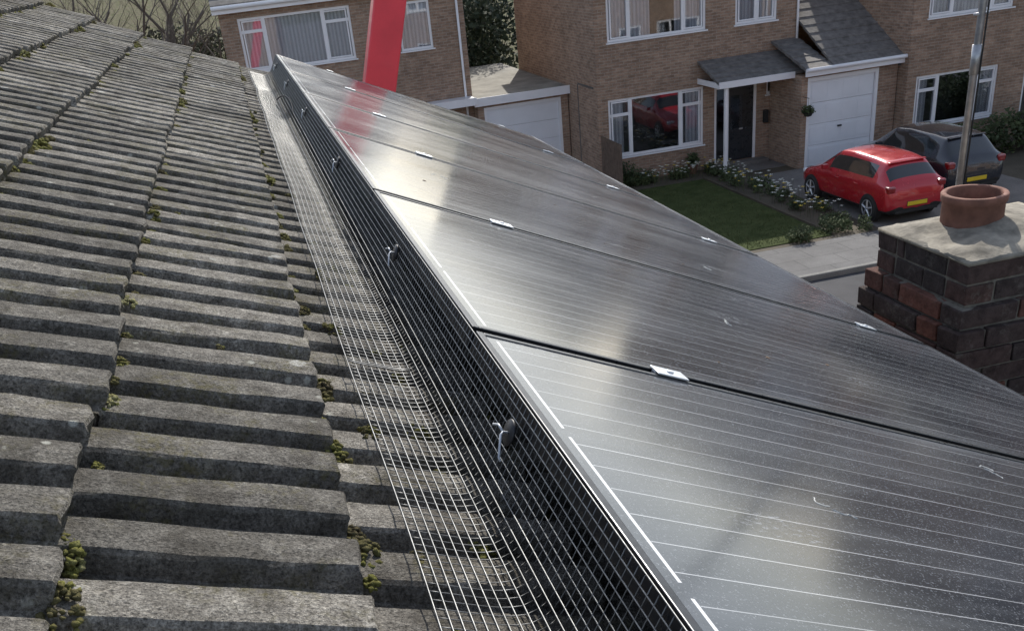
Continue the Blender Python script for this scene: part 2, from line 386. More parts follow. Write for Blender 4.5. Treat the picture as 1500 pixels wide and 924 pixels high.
# ------------------------------------------------------------------ solar panels
def panel(k):
    a=k*PITCH+.010; b=(k+1)*PITCH-.010; g=.011; f=MB()
    f.box(0,g,a,b,-.035,0); f.box(LEN-g,LEN,a,b,-.035,0); f.box(g,LEN-g,a,a+g,-.035,0); f.box(g,LEN-g,b-g,b,-.035,0)
    fo=f.obj('frame',BLACKF,AM,bevel=.0012)
    q=MB(); q.box(g,LEN-g,a+g,b-g,-.008,-.0016); q=q.obj('glass',SOLAR,AM)
    c=AM@Vector((LEN/2,(a+b)/2,0)); group('solar_panel',[fo,q],c)
for k in range(-2,5): panel(k)
rl=MB()
for u in (.330,1.482):
    rl.box(u-.02,u+.02,-2.0,5.10,-.078,-.037)
    for v in [x*1.1-1.8 for x in range(7)]:
        rl.box(u-.015,u+.015,v,v+.03,-.14,-.078)
rl=rl.obj('mounting_rails',ALU,AM)
cl=MB()
for u in (.330,1.482):
    for k in range(-1,5):
        v=k*PITCH; cl.box(u-.028,u+.028,v-.017,v+.017,.001,.004); cl.box(u-.028,u+.028,v-.007,v+.007,-.037,.001); cl.lathe([(.0001,.007),(.005,.007),(.006,.006),(.006,.004)],(u,v,0),n=12)
    v=5*PITCH-.006; cl.box(u-.02,u+.02,v-.014,v+.008,.001,.004); cl.box(u-.02,u+.02,v-.001,v+.008,-.037,.001)
cl=cl.obj('panel_clamps',ALU,AM,bevel=.0008)
group('panel_mounting',[rl,cl],AM@Vector((.9,1.5,-.05)))
dr=MB()
for i in range(26):
    u=U(.1,1.6); v=U(-.8,4.8)
    blob(dr,(u,v,-.0012),U(.002,.005),.25,.5)
dr.obj('debris_specks',simple('dried_debris',(.16,.10,.06),.9,.3,50),AM,smooth=True)
dq=MB()
for (u,v) in ((.62,-.50),(.645,-.515),(.60,-.53),(.34,-.42),(.9,-.1),(.75,.55),(1.1,1.3),(.3,1.6)):
    for k in range(2):
        p=Vector((u+U(-.02,.02),v+U(-.02,.02),-.0014)); a=U(0,6.28); pts=[p.copy()]
        for i in range(9):
            a+=U(-1.0,1.0); p=p+Vector((math.cos(a)*.004,math.sin(a)*.004,0)); pts.append(p.copy())
        dq.tube(pts,[.0003+.0005*abs(math.sin(i*1.3)) for i in range(10)],5)
dq.obj('bird_droppings',LIME,AM)
# ------------------------------------------------------------------ bird mesh
def sec():
    P=[(-.003,-.003),(-.006,-.05),(-.010,-.098),(-.017,-.122),(-.034,-.137),(-.06,-.1415),(-.10,-.1425),(-.133,-.1425)]
    out=[];s=.0127
    P=[Vector((a,b,0)) for a,b in P]; out.append(P[0].copy()); left=s
    for i in range(len(P)-1):
        d=(P[i+1]-P[i]); l=d.length; p=0
        while l-p>=left: p+=left; out.append(P[i]+d*(p/l)); left=s
        left-=(l-p)
    return [(q.x,q.y) for q in out]
SEC=sec(); bmw=MB()
def wob(v,j):
    f=min(1,max(0,(j-9)/8))
    return (mn.noise(Vector((v*1.3,0,j*.05)))*.009*f, mn.noise(Vector((v*2.1,7,0)))*.005*f+ (abs(mn.noise(Vector((v*.9,3,0))))*.007*f))
VS=[-1.3+i*.0508 for i in range(int((5.1+1.3)/.0508)+1)]
for j,(u,n) in enumerate(SEC):
    pts=[]
    for v in VS:
        du,dn=wob(v,j); pts.append((u+du,v,n+dn))
    bmw.tube(pts,.0010,4)
v=-1.3
while v<5.08:
    pts=[]
    for j,(u,n) in enumerate(SEC):
        du,dn=wob(v,j); pts.append((u+du,v,n+dn-.0012))
    bmw.tube(pts,.0007,4); v+=.0152
for dv in (.15,.157):
    pts=[(u+wob(dv,j)[0],dv+.002*math.sin(j),n+wob(dv,j)[1]+.002) for j,(u,n) in enumerate(SEC) if j>=11]; bmw.tube(pts,.0010,5)
bw=bmw.obj('wire_mesh',WIRE,AM,smooth=True)
parts=[bw]
for i,v in enumerate((-.275,.57,1.58,2.7,3.75,4.7)):
    c=MB()
    c.lathe([(.0001,-.002),(.016,-.002),(.017,0),(.016,.002),(.0001,.0025)],(-.011,v,-.042),axis='x',n=24,mi=1)
    tl=U(-.005,.005)
    c.tube([(-.006,v,-.042),(-.020,v-.002,-.042),(-.023,v-.006,-.045),(-.023,v-.024,-.064+tl),(-.021,v-.028,-.067+tl)],.0016,8,0)
    c.tube([(-.020,v-.002,-.042),(-.024,v+.008,-.038),(-.026,v+.020,-.043)],.0016,8,0)
    parts.append(c.obj('fixing_clip',[CLIPM,WASH],AM,smooth=True))
c=MB(); c.tube([(-.03+.02*math.cos(a),3.1+.55*a/3.14,-.12+.05*math.sin(a)) for a in [k*.314 for k in range(11)]],.003,6); parts.append(c.obj('loose_cable',[DARK],AM,smooth=True))
group('bird_guard_mesh',parts,AM@Vector((-.05,1,-.1)))
# ------------------------------------------------------------------ chimney
x0,x1,y0,y1=2.14,2.72,2.55,3.03
def courses(mb,vals):
    for ci in range(13):
        zt_=CZ-1.095-ci*.072; e=0 if ci<2 else (.026 if ci==2 else (.042 if ci<5 else .026))
        X0,X1,Y0,Y1=x0-e,x1+e,y0-e,y1+e; zb=zt_-.063
        def brick(a0,a1,b0,b1):
            vs=[];j=.0026
            for (x,y,z) in ((a0,b0,zb),(a1,b0,zb),(a1,b1,zb),(a0,b1,zb),(a0,b0,zt_),(a1,b0,zt_),(a1,b1,zt_),(a0,b1,zt_)): vs.append((x+U(-j,j),y+U(-j,j),z+U(-j,j)))
            mb.add(vs,[(0,3,2,1),(4,5,6,7),(0,1,5,4),(1,2,6,5),(2,3,7,6),(3,0,4,7)]); vals.extend([R()]*6)
        W=.10
        for side in range(4):
            hor=side%2==0
            a,b=(X0,X1) if hor else (Y0,Y1)
            if not hor: a+=W+.009; b-=W+.009
            off=(.112 if ci%2 else 0) ; p=a
            while p<b-.02:
                q=min(b,p+(.215 if p>a or not off else .103))
                if b-q<.04: q=b
                if side==0: brick(p,q,Y0,Y0+W)
                elif side==2: brick(p,q,Y1-W,Y1)
                elif side==1: brick(X0,X0+W,p,q)
                else: brick(X1-W,X1,p,q)
                p=q+.009
ch=MB(); vals=[]; courses(ch,vals)
ch=ch.obj('bricks',BR_C,bevel=.004); at=ch.data.attributes.new('tilev','FLOAT','FACE'); at.data.foreach_set('value',vals)
cc=MB(); cc.box(x0+.006,x1-.006,y0+.006,y1-.006,CZ-1.24,CZ-1.097); cc.box(x0-.017,x1+.017,y0-.017,y1+.017,CZ-2.03,CZ-1.2405); cc.box(x0-.03,x1+.03,y0-.03,y1+.03,CZ-1.455,CZ-1.316)
cc=cc.obj('mortar_core',MORTD)
cb_=MB(); cb_.box(x0-.026,x1+.026,y0-.026,y1+.026,0,CZ-2.031); cb_=cb_.obj('lower_stack',BR_D)
fl=MB(); n=22; vs=[];fs=[]
for i in range(n+1):
    for j in range(n+1):
        a=i/n;b=j/n; x=x0-.004+(x1-x0+.008)*a; y=y0-.004+(y1-y0+.008)*b
        x+=mn.noise(Vector((y*20,3,a)))*.008; y+=mn.noise(Vector((x*20,9,b)))*.008
        e=min(a,1-a,b,1-b)*2; z=CZ-1.088+.052*min(1,e*1.1)**.85+mn.noise(Vector((x*9,y*9,1)))*.010+mn.noise(Vector((x*35,y*35,1)))*.006
        vs.append((x,y,z))
for i in range(n):
    for j in range(n): a=i*(n+1)+j; fs.append((a,a+n+1,a+n+2,a+1))
fl.add(vs,fs); fl.box(x0-.003,x1+.003,y0-.003,y1+.003,CZ-1.0965,CZ-1.084); fl=fl.obj('flaunching',MORTAR,smooth=True)
pt=MB(); pt.lathe([(.101,-.13),(.1005,-.030),(.106,-.026),(.108,-.004),(.105,0),(.091,0),(.088,-.006),(.085,-.30)],(2.375,2.85,CZ-.955),n=48); pt=pt.obj('chimney_pot',TERRA,smooth=True)
group('brick_chimney',[ch,cc,cb_,fl,pt],(2.4,2.8,0))
ms=MB(); mx,my=2.53,3.13
ms.tube([(mx,my,CZ-1.35),(mx+.025,my,CZ+.9)],.0125,14)
ms.tube([(mx+.008,my,CZ-.62),(mx+.0085,my,CZ-.52)],.0160,14); ms.tube([(mx-.02,my,CZ-.42),(mx+.04,my,CZ-.42)],.005,8)
ms.box(mx-.03,mx+.03,my-.10,my+.02,CZ-1.2,CZ-1.17); ms.box(mx-.03,mx+.03,my-.10,my+.02,CZ-1.33,CZ-1.30)
ms.tube([(mx+.016,my-.01,CZ-1.1),(mx+.024,my-.012,CZ-.5),(mx+.036,my-.012,CZ+.6)],.003,6,1)
ms.tube([(mx,my-.3,CZ+.8),(mx,my+.5,CZ+.8)],.009,8)
for i in range(8): ms.tube([(mx-.15,my-.25+i*.1,CZ+.8),(mx+.15,my-.25+i*.1,CZ+.8)],.004,6)
ms.obj('television_aerial',[STEEL,DARK],smooth=True)
# ------------------------------------------------------------------ ground
g=MB(); nx,ny=60,60; vs=[];fs=[]
def gz(x,y):
    t=max(0,(y-46)); return -.13+ (t*.085 if t<70 else 5.95+ (t-70)*.02)
for i in range(nx+1):
    for j in range(ny+1):
        x=-400+800*i/nx; y=(-200+246*(j/20) if j<=20 else 46+654*((j-20)/40)**2)
        vs.append((x,y,gz(x,y)))
for i in range(nx):
    for j in range(ny): a=i*(ny+1)+j; fs.append((a,a+ny+1,a+ny+2,a+1))
g.add(vs,fs); g.obj('ground',ROUGHG,smooth=True)
def slab(name,x0,x1,y0,y1,z0,z1,mat,bev=0): b=MB(); b.box(x0,x1,y0,y1,z0,z1); return b.obj(name,mat,bevel=bev)
slab('road',-150,150,11.0,16.4,-.2,-.10,ASPH)
slab('kerb',-150,150,16.4,16.53,-.2,.012,KERB,.02)
slab('kerb',-150,150,10.87,11.0,-.2,.012,KERB,.02)
slab('pavement',-150,150,16.53,18.3,-.2,.004,PAVE); slab('pavement',-150,150,9.3,10.87,-.2,.004,PAVE)
slab('garden_ground',-150,150,18.3,46,-.2,0,SOIL); slab('garden_ground',-150,150,-60,9.3,-.2,0,DRIVE)
def foliage(name,blobs,n,size,mat,extra=None):
    mb=MB()
    tot=sum(b[3]*b[4]*b[5] for b in blobs)
    for (cx,cy,cz,rx,ry,rz) in blobs:
        cnt=int(n*rx*ry*rz/tot)
        for i in range(cnt):
            d=Vector((random.gauss(0,1),random.gauss(0,1),random.gauss(0,1))).normalized()*(R()**.4)
            s=1+.35*mn.noise(d*2.5+Vector((cx,cy,cz)))
            p=Vector((cx+d.x*rx*s,cy+d.y*ry*s,cz+d.z*rz*s))
            if p.z<.02: continue
            a=Vector((random.gauss(0,1),random.gauss(0,1),random.gauss(0,1))).normalized(); b=a.orthogonal().normalized(); q=size*U(.5,1.3)
            mb.add([p-a*q,p+b*q*.5,p+a*q,p-b*q*.5],[(0,1,2,3)])
    return mb.obj(name,mat)
lw=MB(); lw.box(7.2,11.9,18.5,24.9,0,.02); lw.obj('lawn',LAWN,bevel=.01)
gb=MB()
for i in range(9000):
    x=U(7.25,11.85);y=U(18.55,24.85);h=U(.02,.05);a=U(0,3.14);dx=math.cos(a)*.008;dy=math.sin(a)*.008
    gb.add([(x-dx,y-dy,.02),(x+dx,y+dy,.02),(x+U(-.02,.02),y+U(-.02,.02),.02+h)],[(0,1,2)])
gb.obj('grass',m_leaf('grass_blades',(.06,.08,.028),(.10,.12,.045)))
dv=MB(); dv.box(13.0,17.9,18.3,24.3,0,.012); dv.box(12.4,14.58,24.9,25.98,0,.014); dv.obj('driveway',DRIVE)
slab('driveway',6.2,9.2,18.3,28.45,0,.012,DRIVE)
fe=MB(); fe.box(7.1,7.15,18.5,25,0,.1); fe.box(11.93,11.97,18.5,25,0,.05); fe.obj('lawn_edging',SOIL)
bl=[]
for i in range(20):
    y=U(18.8,25.4); bl.append((U(12.15,12.85),y,.10,U(.1,.25),U(.1,.28),U(.10,.26)))
for i in range(10): bl.append((U(9.6,12.6),25.5,.12,U(.15,.3),.22,U(.12,.3)))
for i in range(7): bl.append((U(11.0,12.9),U(18.45,18.8),.12,U(.15,.3),.2,U(.12,.26)))
foliage('flower_bed_plants',bl,9000,.04,LEAFG)
fm=MB()
for i in range(230):
    if R()<.6: x,y=U(12.1,12.9),U(19.5,25.5)
    else: x,y=U(10.2,12.9),U(25.1,25.7)
    z=U(.22,.42)
    fm.tube([(x,y,0),(x+U(-.02,.02),y,z)],.004,3,2,False); r=U(.025,.045)
    mi=0 if R()<.75 else 1
    for a in range(5):
        an=a*1.257; fm.add([(x,y,z),(x+r*math.cos(an-.4),y+r*math.sin(an-.4),z+.012),(x+1.3*r*math.cos(an),y+1.3*r*math.sin(an),z+.02),(x+r*math.cos(an+.4),y+r*math.sin(an+.4),z+.012)],[(0,1,2,3)],mi)
fm.obj('daffodils',[WHFL,YEFL,LEAFG])
# ------------------------------------------------------------------ houses
def wall_front(mb,x0,x1,y,z0,z1,ops,th=.28):
    xs=sorted({x0,x1,*[o[0] for o in ops],*[o[1] for o in ops]}); zs=sorted({z0,z1,*[o[2] for o in ops],*[o[3] for o in ops]})
    for i in range(len(xs)-1):
        j=0
        while j<len(zs)-1:
            cx=(xs[i]+xs[i+1])/2
            def solid(jj): 
                cz=(zs[jj]+zs[jj+1])/2
                return not any(o[0]<cx<o[1] and o[2]<cz<o[3] for o in ops)
            if not solid(j): j+=1; continue
            k=j
            while k+1<len(zs)-1 and solid(k+1): k+=1
            mb.box(xs[i],xs[i+1],y,y+th,zs[j],zs[k+1]); j=k+1
def window(x0,x1,z0,z1,y,mull=(),trans=(),curtain='side',name='window'):
    mb=MB(); f=.065; yf=y+.035; yb=y+.10
    mb.box(x0,x1,yf,yb,z0,z0+f); mb.box(x0,x1,yf,yb,z1-f,z1); mb.box(x0,x0+f,yf,yb,z0+f,z1-f); mb.box(x1-f,x1,yf,yb,z0+f,z1-f)
    for m in mull: mb.box(m-.045,m+.045,yf+.004,yb-.004,z0+f,z1-f)
    for (a,b,z) in trans: mb.box(a,b,yf+.008,yb-.008,z-.04,z+.04)
    es=[x0+f]+sorted(mull)+[x1-f]
    for i in (0,len(es)-2):
        if len(es)>2:
            a,b=es[i]+.03,es[i+1]-.03; 
            mb.box(a,a+.035,yf-.012,yf+.03,z0+f+.01,z1-f-.01); mb.box(b-.035,b,yf-.012,yf+.03,z0+f+.01,z1-f-.01)
            mb.box(a+.035,b-.035,yf-.012,yf+.03,z0+f+.01,z0+f+.045); mb.box(a+.035,b-.035,yf-.012,yf+.03,z1-f-.045,z1-f-.01)
    mb.box(x0-.04,x1+.04,y-.05,yf-.002,z0-.035,z0+.0,0)
    mb.box(x0+f,x1-f,yf+.035,yf+.041,z0+f,z1-f,1)
    mb.box(x0-.3,x1+.3,y+1.6,y+1.65,z0-.3,z1+.3,2); mb.box(x0-.3,x1+.3,y+.3,y+1.6,z0-.35,z0-.30,2); mb.box(x0-.3,x1+.3,y+.3,y+1.6,z1+.30,z1+.35,2)
    def curt(a,b):
        n=int((b-a)/.05)+1; vs=[];
        for i in range(n+1):
            x=a+(b-a)*i/n; yy=y+.16+.02*math.sin(i*1.9)+U(-.008,.008); vs+=[(x,yy,z0),(x,yy,z1)]
        mb.add(vs,[(2*i,2*i+2,2*i+3,2*i+1) for i in range(n)],3)
    W=x1-x0
    if curtain=='side': curt(x0,x0+W*.17); curt(x1-W*.17,x1)
    elif curtain=='full': curt(x0,x1)
    elif curtain=='half': curt(x0,x0+W*.45); curt(x1-W*.3,x1)
    return mb.obj(name,[WHITE,GLASS,INT,CURT])
def gable_roof(x0,x1,y0,y1,ze,pitch=30,ov=.25,name='roof'):
    mb=MB(); ym=(y0+y1)/2; zr=ze+(ym-y0+ov)*math.tan(math.radians(pitch)); t=.08
    for sgn in (0,1):
        ya=y0-ov if not sgn else y1+ov; n=max(6,int(abs(ym-ya)/.32))
        for i in range(n):
            a=i/n;b=(i+1)/n
            y_a=ya+(ym-ya)*a; y_b=ya+(ym-ya)*b; z_a=ze+(zr-ze)*a; z_b=ze+(zr-ze)*b
            q=[(x0-.15,y_a,z_a+.03),(x1+.15,y_a,z_a+.03),(x1+.15,y_b,z_b),(x0-.15,y_b,z_b),(x0-.15,y_a,z_a-t),(x1+.15,y_a,z_a-t),(x1+.15,y_b,z_b-t-.03),(x0-.15,y_b,z_b-t-.03)]
            mb.add(q,[(0,1,2,3),(4,7,6,5),(0,4,5,1),(1,5,6,2),(3,7,4,0)])
    r=mb.obj(name,ROOFD)
    f=MB(); f.box(x0-.15,x1+.15,y0-ov-.03,y0-ov-.001,ze-.2,ze-.02); f.box(x0-.15,x1+.15,y0-ov+.001,y0-.001,ze-.2,ze-.185)
    f.tube([(x0-.15,y0-ov-.09,ze-.05),(x1+.15,y0-ov-.09,ze-.05)],.055,10); fo=f.obj('fascia_gutter',WHITE)
    gb_=MB()
    for x in (x0,x1-.28):
        gb_.add([(x,y0+.001,ze-.2),(x,y1-.001,ze-.2),(x,ym,zr-.12),(x+.28,y0+.001,ze-.2),(x+.28,y1-.001,ze-.2),(x+.28,ym,zr-.12)],[(0,2,1),(3,4,5),(0,1,4,3),(0,3,5,2),(1,2,5,4)])
    return [r,fo,gb_.obj('gable_walls',BR_H)]
def shell(mb,x0,x1,y0,y1,zt,ops):
    wall_front(mb,x0,x1,y0,0,zt,ops)
    mb.box(x0,x0+.28,y0+.28,y1,0,zt); mb.box(x1-.28,x1,y0+.28,y1,0,zt); mb.box(x0+.28,x1-.28,y1-.28,y1,0,zt)
def pipe(x,y,z0,z1): 
    m=MB(); m.tube([(x,y-.06,z0),(x,y-.06,z1)],.034,10); return m.obj('downpipe',WHITE,smooth=True)
x0,x1,yf=9.33,15.25,26.0; P=[]
ops=[(9.62,12.43,.71,2.28),(9.67,12.5,3.73,4.95),(13.36,14.6,3.73,4.8),(12.76,14.06,.10,2.2),(14.35,14.85,1.8,2.34)]
mb=MB(); shell(mb,x0,x1,yf,33.7,5.15,ops); P.append(mb.obj('walls',BR_H))
P+= [window(9.62,12.43,.71,2.28,yf,(10.28,11.75),((9.68,10.25,1.85),(11.78,12.37,1.85)),'side'),
     window(9.67,12.5,3.73,4.95,yf,(10.3,11.85),(),'half'),
     window(13.36,14.6,3.73,4.8,yf,(14.0,),(),'full'), window(14.35,14.85,1.8,2.34,yf,(),(),'none')]
d=MB(); d.box(12.76,14.06,yf+.03,yf+.1,2.12,2.2); d.box(12.76,12.84,yf+.03,yf+.1,.1,2.12); d.box(13.98,14.06,yf+.03,yf+.1,.1,2.12); d.box(13.14,13.22,yf+.03,yf+.1,.1,2.12)
d.box(12.84,13.14,yf+.06,yf+.066,.1,2.12,1); d.box(13.22,13.98,yf+.045,yf+.09,.12,2.12,2)
for zz in ((.3,.9),(1.0,1.9)):
    for xx in ((13.3,13.56),(13.64,13.9)):
        d.box(xx[0],xx[1],yf+.036,yf+.045,zz[0],zz[1],2 if zz[0]<.5 else 1)
d.box(13.55,13.66,yf+.03,yf+.045,.95,.99,3); d.box(12.5,14.3,yf-.35,yf,-.0,.1,4)
d.box(12.84,13.98,yf+1.3,yf+1.35,0,2.3,5)
P.append(d.obj('front_door',[WHITE,GLASS,DOORB,ALU,DRIVE,INT]))
P+=gable_roof(x0,x1,yf,33.7,5.2)
gy=24.3
cn=MB(); ze=2.57; 
def lean(mb,xa,xb,ya,za,yb,zb,n,mi=0):
    for i in range(n):
        a=i/n;b=(i+1)/n; Ya=ya+(yb-ya)*a;Yb=ya+(yb-ya)*b;Za=za+(zb-za)*a;Zb=za+(zb-za)*b
        mb.add([(xa,Ya,Za+.025),(xb,Ya,Za+.025),(xb,Yb,Zb),(xa,Yb,Zb),(xa,Ya,Za-.05),(xb,Ya,Za-.05),(xb,Yb,Zb-.07),(xa,Yb,Zb-.07)],[(0,1,2,3),(4,7,6,5),(0,4,5,1),(1,5,6,2),(3,7,4,0)],mi)
lean(cn,12.25,15.25,24.7,2.5,26.0,2.95,5); lean(cn,15.25,17.33,24.1,2.6,28.6,5.1,14); lean(cn,14.45,15.25,24.1,2.6,26,3.2,5)
lean(cn,15.25,17.33,33,2.6,28.6,5.1,14)
P.append(cn.obj('garage_roof',ROOFD))
tr=MB(); tr.box(12.25,14.45,24.66,24.698,2.36,2.52); tr.box(14.42,17.36,24.06,24.098,2.43,2.62); tr.box(12.25,12.28,24.7,26,2.36,2.5); tr.box(12.3,14.42,24.7,25.99,2.36,2.375); tr.box(12.45,12.53,24.72,24.80,0.0,2.36)
tr.tube([(14.4,24.0,2.6),(17.36,24.0,2.6)],.05,10); P.append(tr.obj('fascia_gutter',WHITE))
gw=MB(); wall_front(gw,14.45,17.3,gy,0,2.43,[(14.62,16.72,0,2.36)]); gw.box(14.45,14.6,gy+.28,25.99,0,2.43); gw.box(17.1,17.3,gy+.28,33,0,2.43); P.append(gw.obj('garage_walls',BR_H))
gd=MB(); gd.box(14.62,14.7,gy-.02,gy+.1,0,2.36); gd.box(16.64,16.72,gy-.02,gy+.1,0,2.36); gd.box(14.7,16.64,gy-.02,gy+.1,2.26,2.36)
for i in range(4): gd.box(14.71,16.63,gy+.05,gy+.08,.02+i*.56,.02+i*.56+.552,1)
for i in range(4):
    for k in range(4): gd.box(14.77+k*.47,15.18+k*.47,gy+.042,gy+.05,.1+i*.56,.50+i*.56,1)
gd.box(15.6,15.72,gy+.01,gy+.04,.98,1.02,2)
P.append(gd.obj('garage_door',[WHITE,GDOOR,DARK],bevel=.006)); P.append(pipe(15.2,26,2.9,5.1))
lt=MB(); lt.box(14.25,14.37,25.86,25.98,1.05,1.4); P.append(lt.obj('letter_box',DARK,bevel=.01))
group('brick_house',P,(12.3,26,0))
hb=MB(); hb.tube([(14.5,24.3,1.9),(14.5,24.0,1.9)],.008,6); hb.tube([(14.5,24.02,1.9),(14.5,24.02,1.65)],.004,5); hb.lathe([(.001,-.13),(.09,-.1),(.14,0)],(14.5,24.02,1.55),n=16)
hbo=hb.obj('bracket',DARK); hbf=foliage('foliage',[(14.5,24.02,1.6,.17,.17,.13)],400,.04,LEAFG); group('hanging_basket',[hbo,hbf],(14.5,24.02,1.6))
def house2(x0,x1,yf,yd,ops_w,door=None,zt=5.15,flip=False):
    P=[]; ops=[o[:4] for o in ops_w]+([door] if door else [])
    mb=MB(); shell(mb,x0,x1,yf,yd,zt,ops); P.append(mb.obj('walls',BR_H))
    for o in ops_w: P.append(window(o[0],o[1],o[2],o[3],yf,*o[4:]))
    if door:
        a,b,c,e=door; d=MB(); d.box(a,a+.07,yf+.03,yf+.1,c,e);d.box(b-.07,b,yf+.03,yf+.1,c,e);d.box(a+.07,b-.07,yf+.03,yf+.1,e-.07,e); d.box(a+.07,b-.07,yf+.05,yf+.09,c,e-.07,1); d.box(a+.2,b-.2,yf+.04,yf+.05,1.1,e-.25,2)
        P.append(d.obj('front_door',[WHITE,DOORB,GLASS]))
    P+=gable_roof(x0,x1,yf,yd,zt+.05); P.append(pipe(x1-.2,yf,0,zt)); e=group('brick_house',P,((x0+x1)/2,yf,0))
    if flip: e.rotation_euler=(0,0,math.pi)
house2(17.33,23.6,23.9,32,[(17.62,20.15,.7,2.04,(18.3,19.5),((17.7,18.27,1.65),(19.53,20.1,1.65)),'side'),(17.8,20.35,3.46,4.7,(18.5,19.7),(),'full'),(21.5,22.9,3.46,4.6,(22.2,),(),'full')],(21.0,22.1,.05,2.15))
house2(-.15,6.55,29.0,37,[(.32,3.36,3.93,5.30,(1.0,2.6),((.38,.97,4.95),(2.64,3.3,4.95)),'full'),(4.66,5.58,3.93,5.2,(),(),'full'),(.32,3.36,.8,2.2,(1.0,2.6),(),'side')],(4.2,5.2,.05,2.1),5.62)
def stdhouse(hx,hy,flip=False):
    house2(hx,hx+6.2,hy,hy+8,[(hx+.4,hx+3.1,.75,2.2,(hx+1,hx+2.4),(),'side'),(hx+.4,hx+3.1,3.6,4.8,(hx+1,hx+2.4),(),'full'),(hx+4.2,hx+5.4,3.6,4.7,(hx+4.8,),(),'full')],(hx+3.9,hx+5.0,.05,2.1),flip=flip)
for hx,hy in ((31,24),(42,25.5),(-14,30),(-24,29)): stdhouse(hx,hy)
for hx in (8,16.5,25,-16.5,-25): stdhouse(hx,6.2,True)
G=[]; gx0,gx1,gy2=6.56,9.3,28.5
m=MB(); wall_front(m,gx0,gx1,gy2,0,2.3,[(gx0+.18,gx1-.22,0,2.18)]); m.box(gx0,gx0+.2,gy2+.28,36,0,2.3); m.box(gx1-.2,gx1-.01,gy2+.28,36,0,2.3); m.box(gx0+.2,gx1-.2,35.8,36,0,2.3); G.append(m.obj('walls',BR_H))
m=MB(); m.box(gx0-.08,gx1+.02,gy2-.15,36.1,2.31,2.46); G.append(m.obj('flat_roof',FELT))
m=MB(); m.box(gx0-.12,gx1+.02,gy2-.185,gy2-.152,2.26,2.49); G.append(m.obj('fascia',WHITE))
m=MB(); m.box(gx0+.18,gx0+.25,gy2+.0,gy2+.1,0,2.18);m.box(gx1-.29,gx1-.22,gy2,gy2+.1,0,2.18);m.box(gx0+.25,gx1-.29,gy2,gy2+.1,2.1,2.18)
for i in range(4): m.box(gx0+.255,gx1-.295,gy2+.05,gy2+.08,.02+i*.52,.02+i*.52+.512,1)
G.append(m.obj('garage_door',[WHITE,GDOOR])); group('garage',G,(8,28.5,0))
m=MB(); m.box(5.2,6.5,28.3,28.99,2.35,2.5); m.box(5.2,6.5,28.27,28.298,2.32,2.53); m.obj('porch_canopy',[WHITE]) 
m=MB()
for i in range(9): m.box(9.34,9.36,24.4+i*.17,24.55+i*.17,0.05,1.4)
m.obj('timber_fence',WOODF)
foliage('conifer_hedge',[(6.9+i*.9,37.6+U(-.4,.4),2.6,.95,.9,U(3.2,4.2)) for i in range(4)],9000,.13,LEAFD)
foliage('garden_shrub',[(19.4,22.6,.5,.8,.5,.6),(20.6,22.4,.6,.9,.6,.75),(18.4,22.9,.4,.5,.4,.5)],3500,.07,LEAFG)
foliage('garden_shrub',[(20.3,19.0,.5,1.5,.5,.6),(22.6,19,.5,1.5,.5,.6)],5000,.07,LEAFD)
foliage('garden_shrub',[(9.9,25.6,.3,.4,.25,.4)],600,.05,LEAFG)
pm=MB(); pm.lathe([(.08,0),(.13,.22),(.14,.24),(.12,.24)],(12.0,25.75,.0),n=16); pmo=pm.obj('pot',TERRA); group('plant_pot',[pmo,foliage('plant',[(12.0,25.75,.4,.16,.16,.2)],300,.05,LEAFG)],(12,25.75,0))
# ------------------------------------------------------------------ trees
def bare_tree(x,y,h,seed,z0=0):
    random.seed(seed); mb=MB()
    def br(p,d,l,r,dep):
        n=4; pts=[p];rs=[r]
        for i in range(n):
            d=(d+Vector((U(-.18,.18),U(-.18,.18),U(-.03,.16)))).normalized(); p=p+d*l/n; pts.append(p); rs.append(r*(1-.45*(i+1)/n))
        mb.tube(pts,rs,5 if dep<2 else 3,0,False)
        if dep<5:
            for i in range(3 if dep else 5):
                k=random.choice([2,3,4]); ax=Vector((U(-1,1),U(-1,1),U(-.2,.5))).normalized()
                br(pts[k],(d*.75+ax*.8).normalized(),l*U(.6,.78),rs[k]*.62,dep+1)
    br(Vector((x,y,z0)),Vector((0,0,1)),h*.33,h*.018,0)
    return mb.obj('bare_tree',BARK)
for a in ((-1.6,38,10,3),(-3.6,42,11,5),(-2.8,56,12,8,.6),(-6.5,50,12,12),(-1.2,47,8,22),(-5,36,9,23),(27,31,11,11),(25,38,13,14),(33,36,12,15),(38,44,13,16)): bare_tree(*a)
random.seed(21)
foliage('background_hedge',[(-9+i*2.2,63,2.4,1.6,1.2,U(1,1.8)) for i in range(12)],9000,.16,m_leaf('winter_hedge_leaves',(.06,.05,.03),(.08,.09,.04)))
foliage('background_hedge',[(-12+i*2.2,47,1.0,1.4,1.0,U(.8,1.4)) for i in range(4)],5000,.14,m_leaf('brown_hedge_leaves',(.07,.05,.03),(.07,.07,.035)))
# ------------------------------------------------------------------ boom lift
P=[]
b=MB(); by=12.0
def bx(z): return .1345*12+(z-5.2)*.28
def slanted(mb,z0,z1,w,dy,mi):
    vs=[]
    for z in (z0,z1):
        for (sx,sy) in ((-1,-1),(1,-1),(1,1),(-1,1)): vs.append((bx(z)+sx*w*.5,by+sy*dy,z-sx*w*.5*.28))
    mb.add(vs,[(0,3,2,1),(4,5,6,7),(0,1,5,4),(1,2,6,5),(2,3,7,6),(3,0,4,7)],mi)
slanted(b,1.2,7.0,.36,.12,0); slanted(b,6.98,10.5,.30,.10,0)
P.append(b.obj('telescopic_boom',[REDP,DARK],bevel=.02))
c=MB(); c.box(bx(1)-.7,bx(1)+1.5,by-.9,by+.9,.55,1.15); c.box(bx(1)-.45,bx(1)+.45,by-.5,by+.5,1.15,1.6); P.append(c.obj('chassis',REDP,bevel=.05))
c=MB()
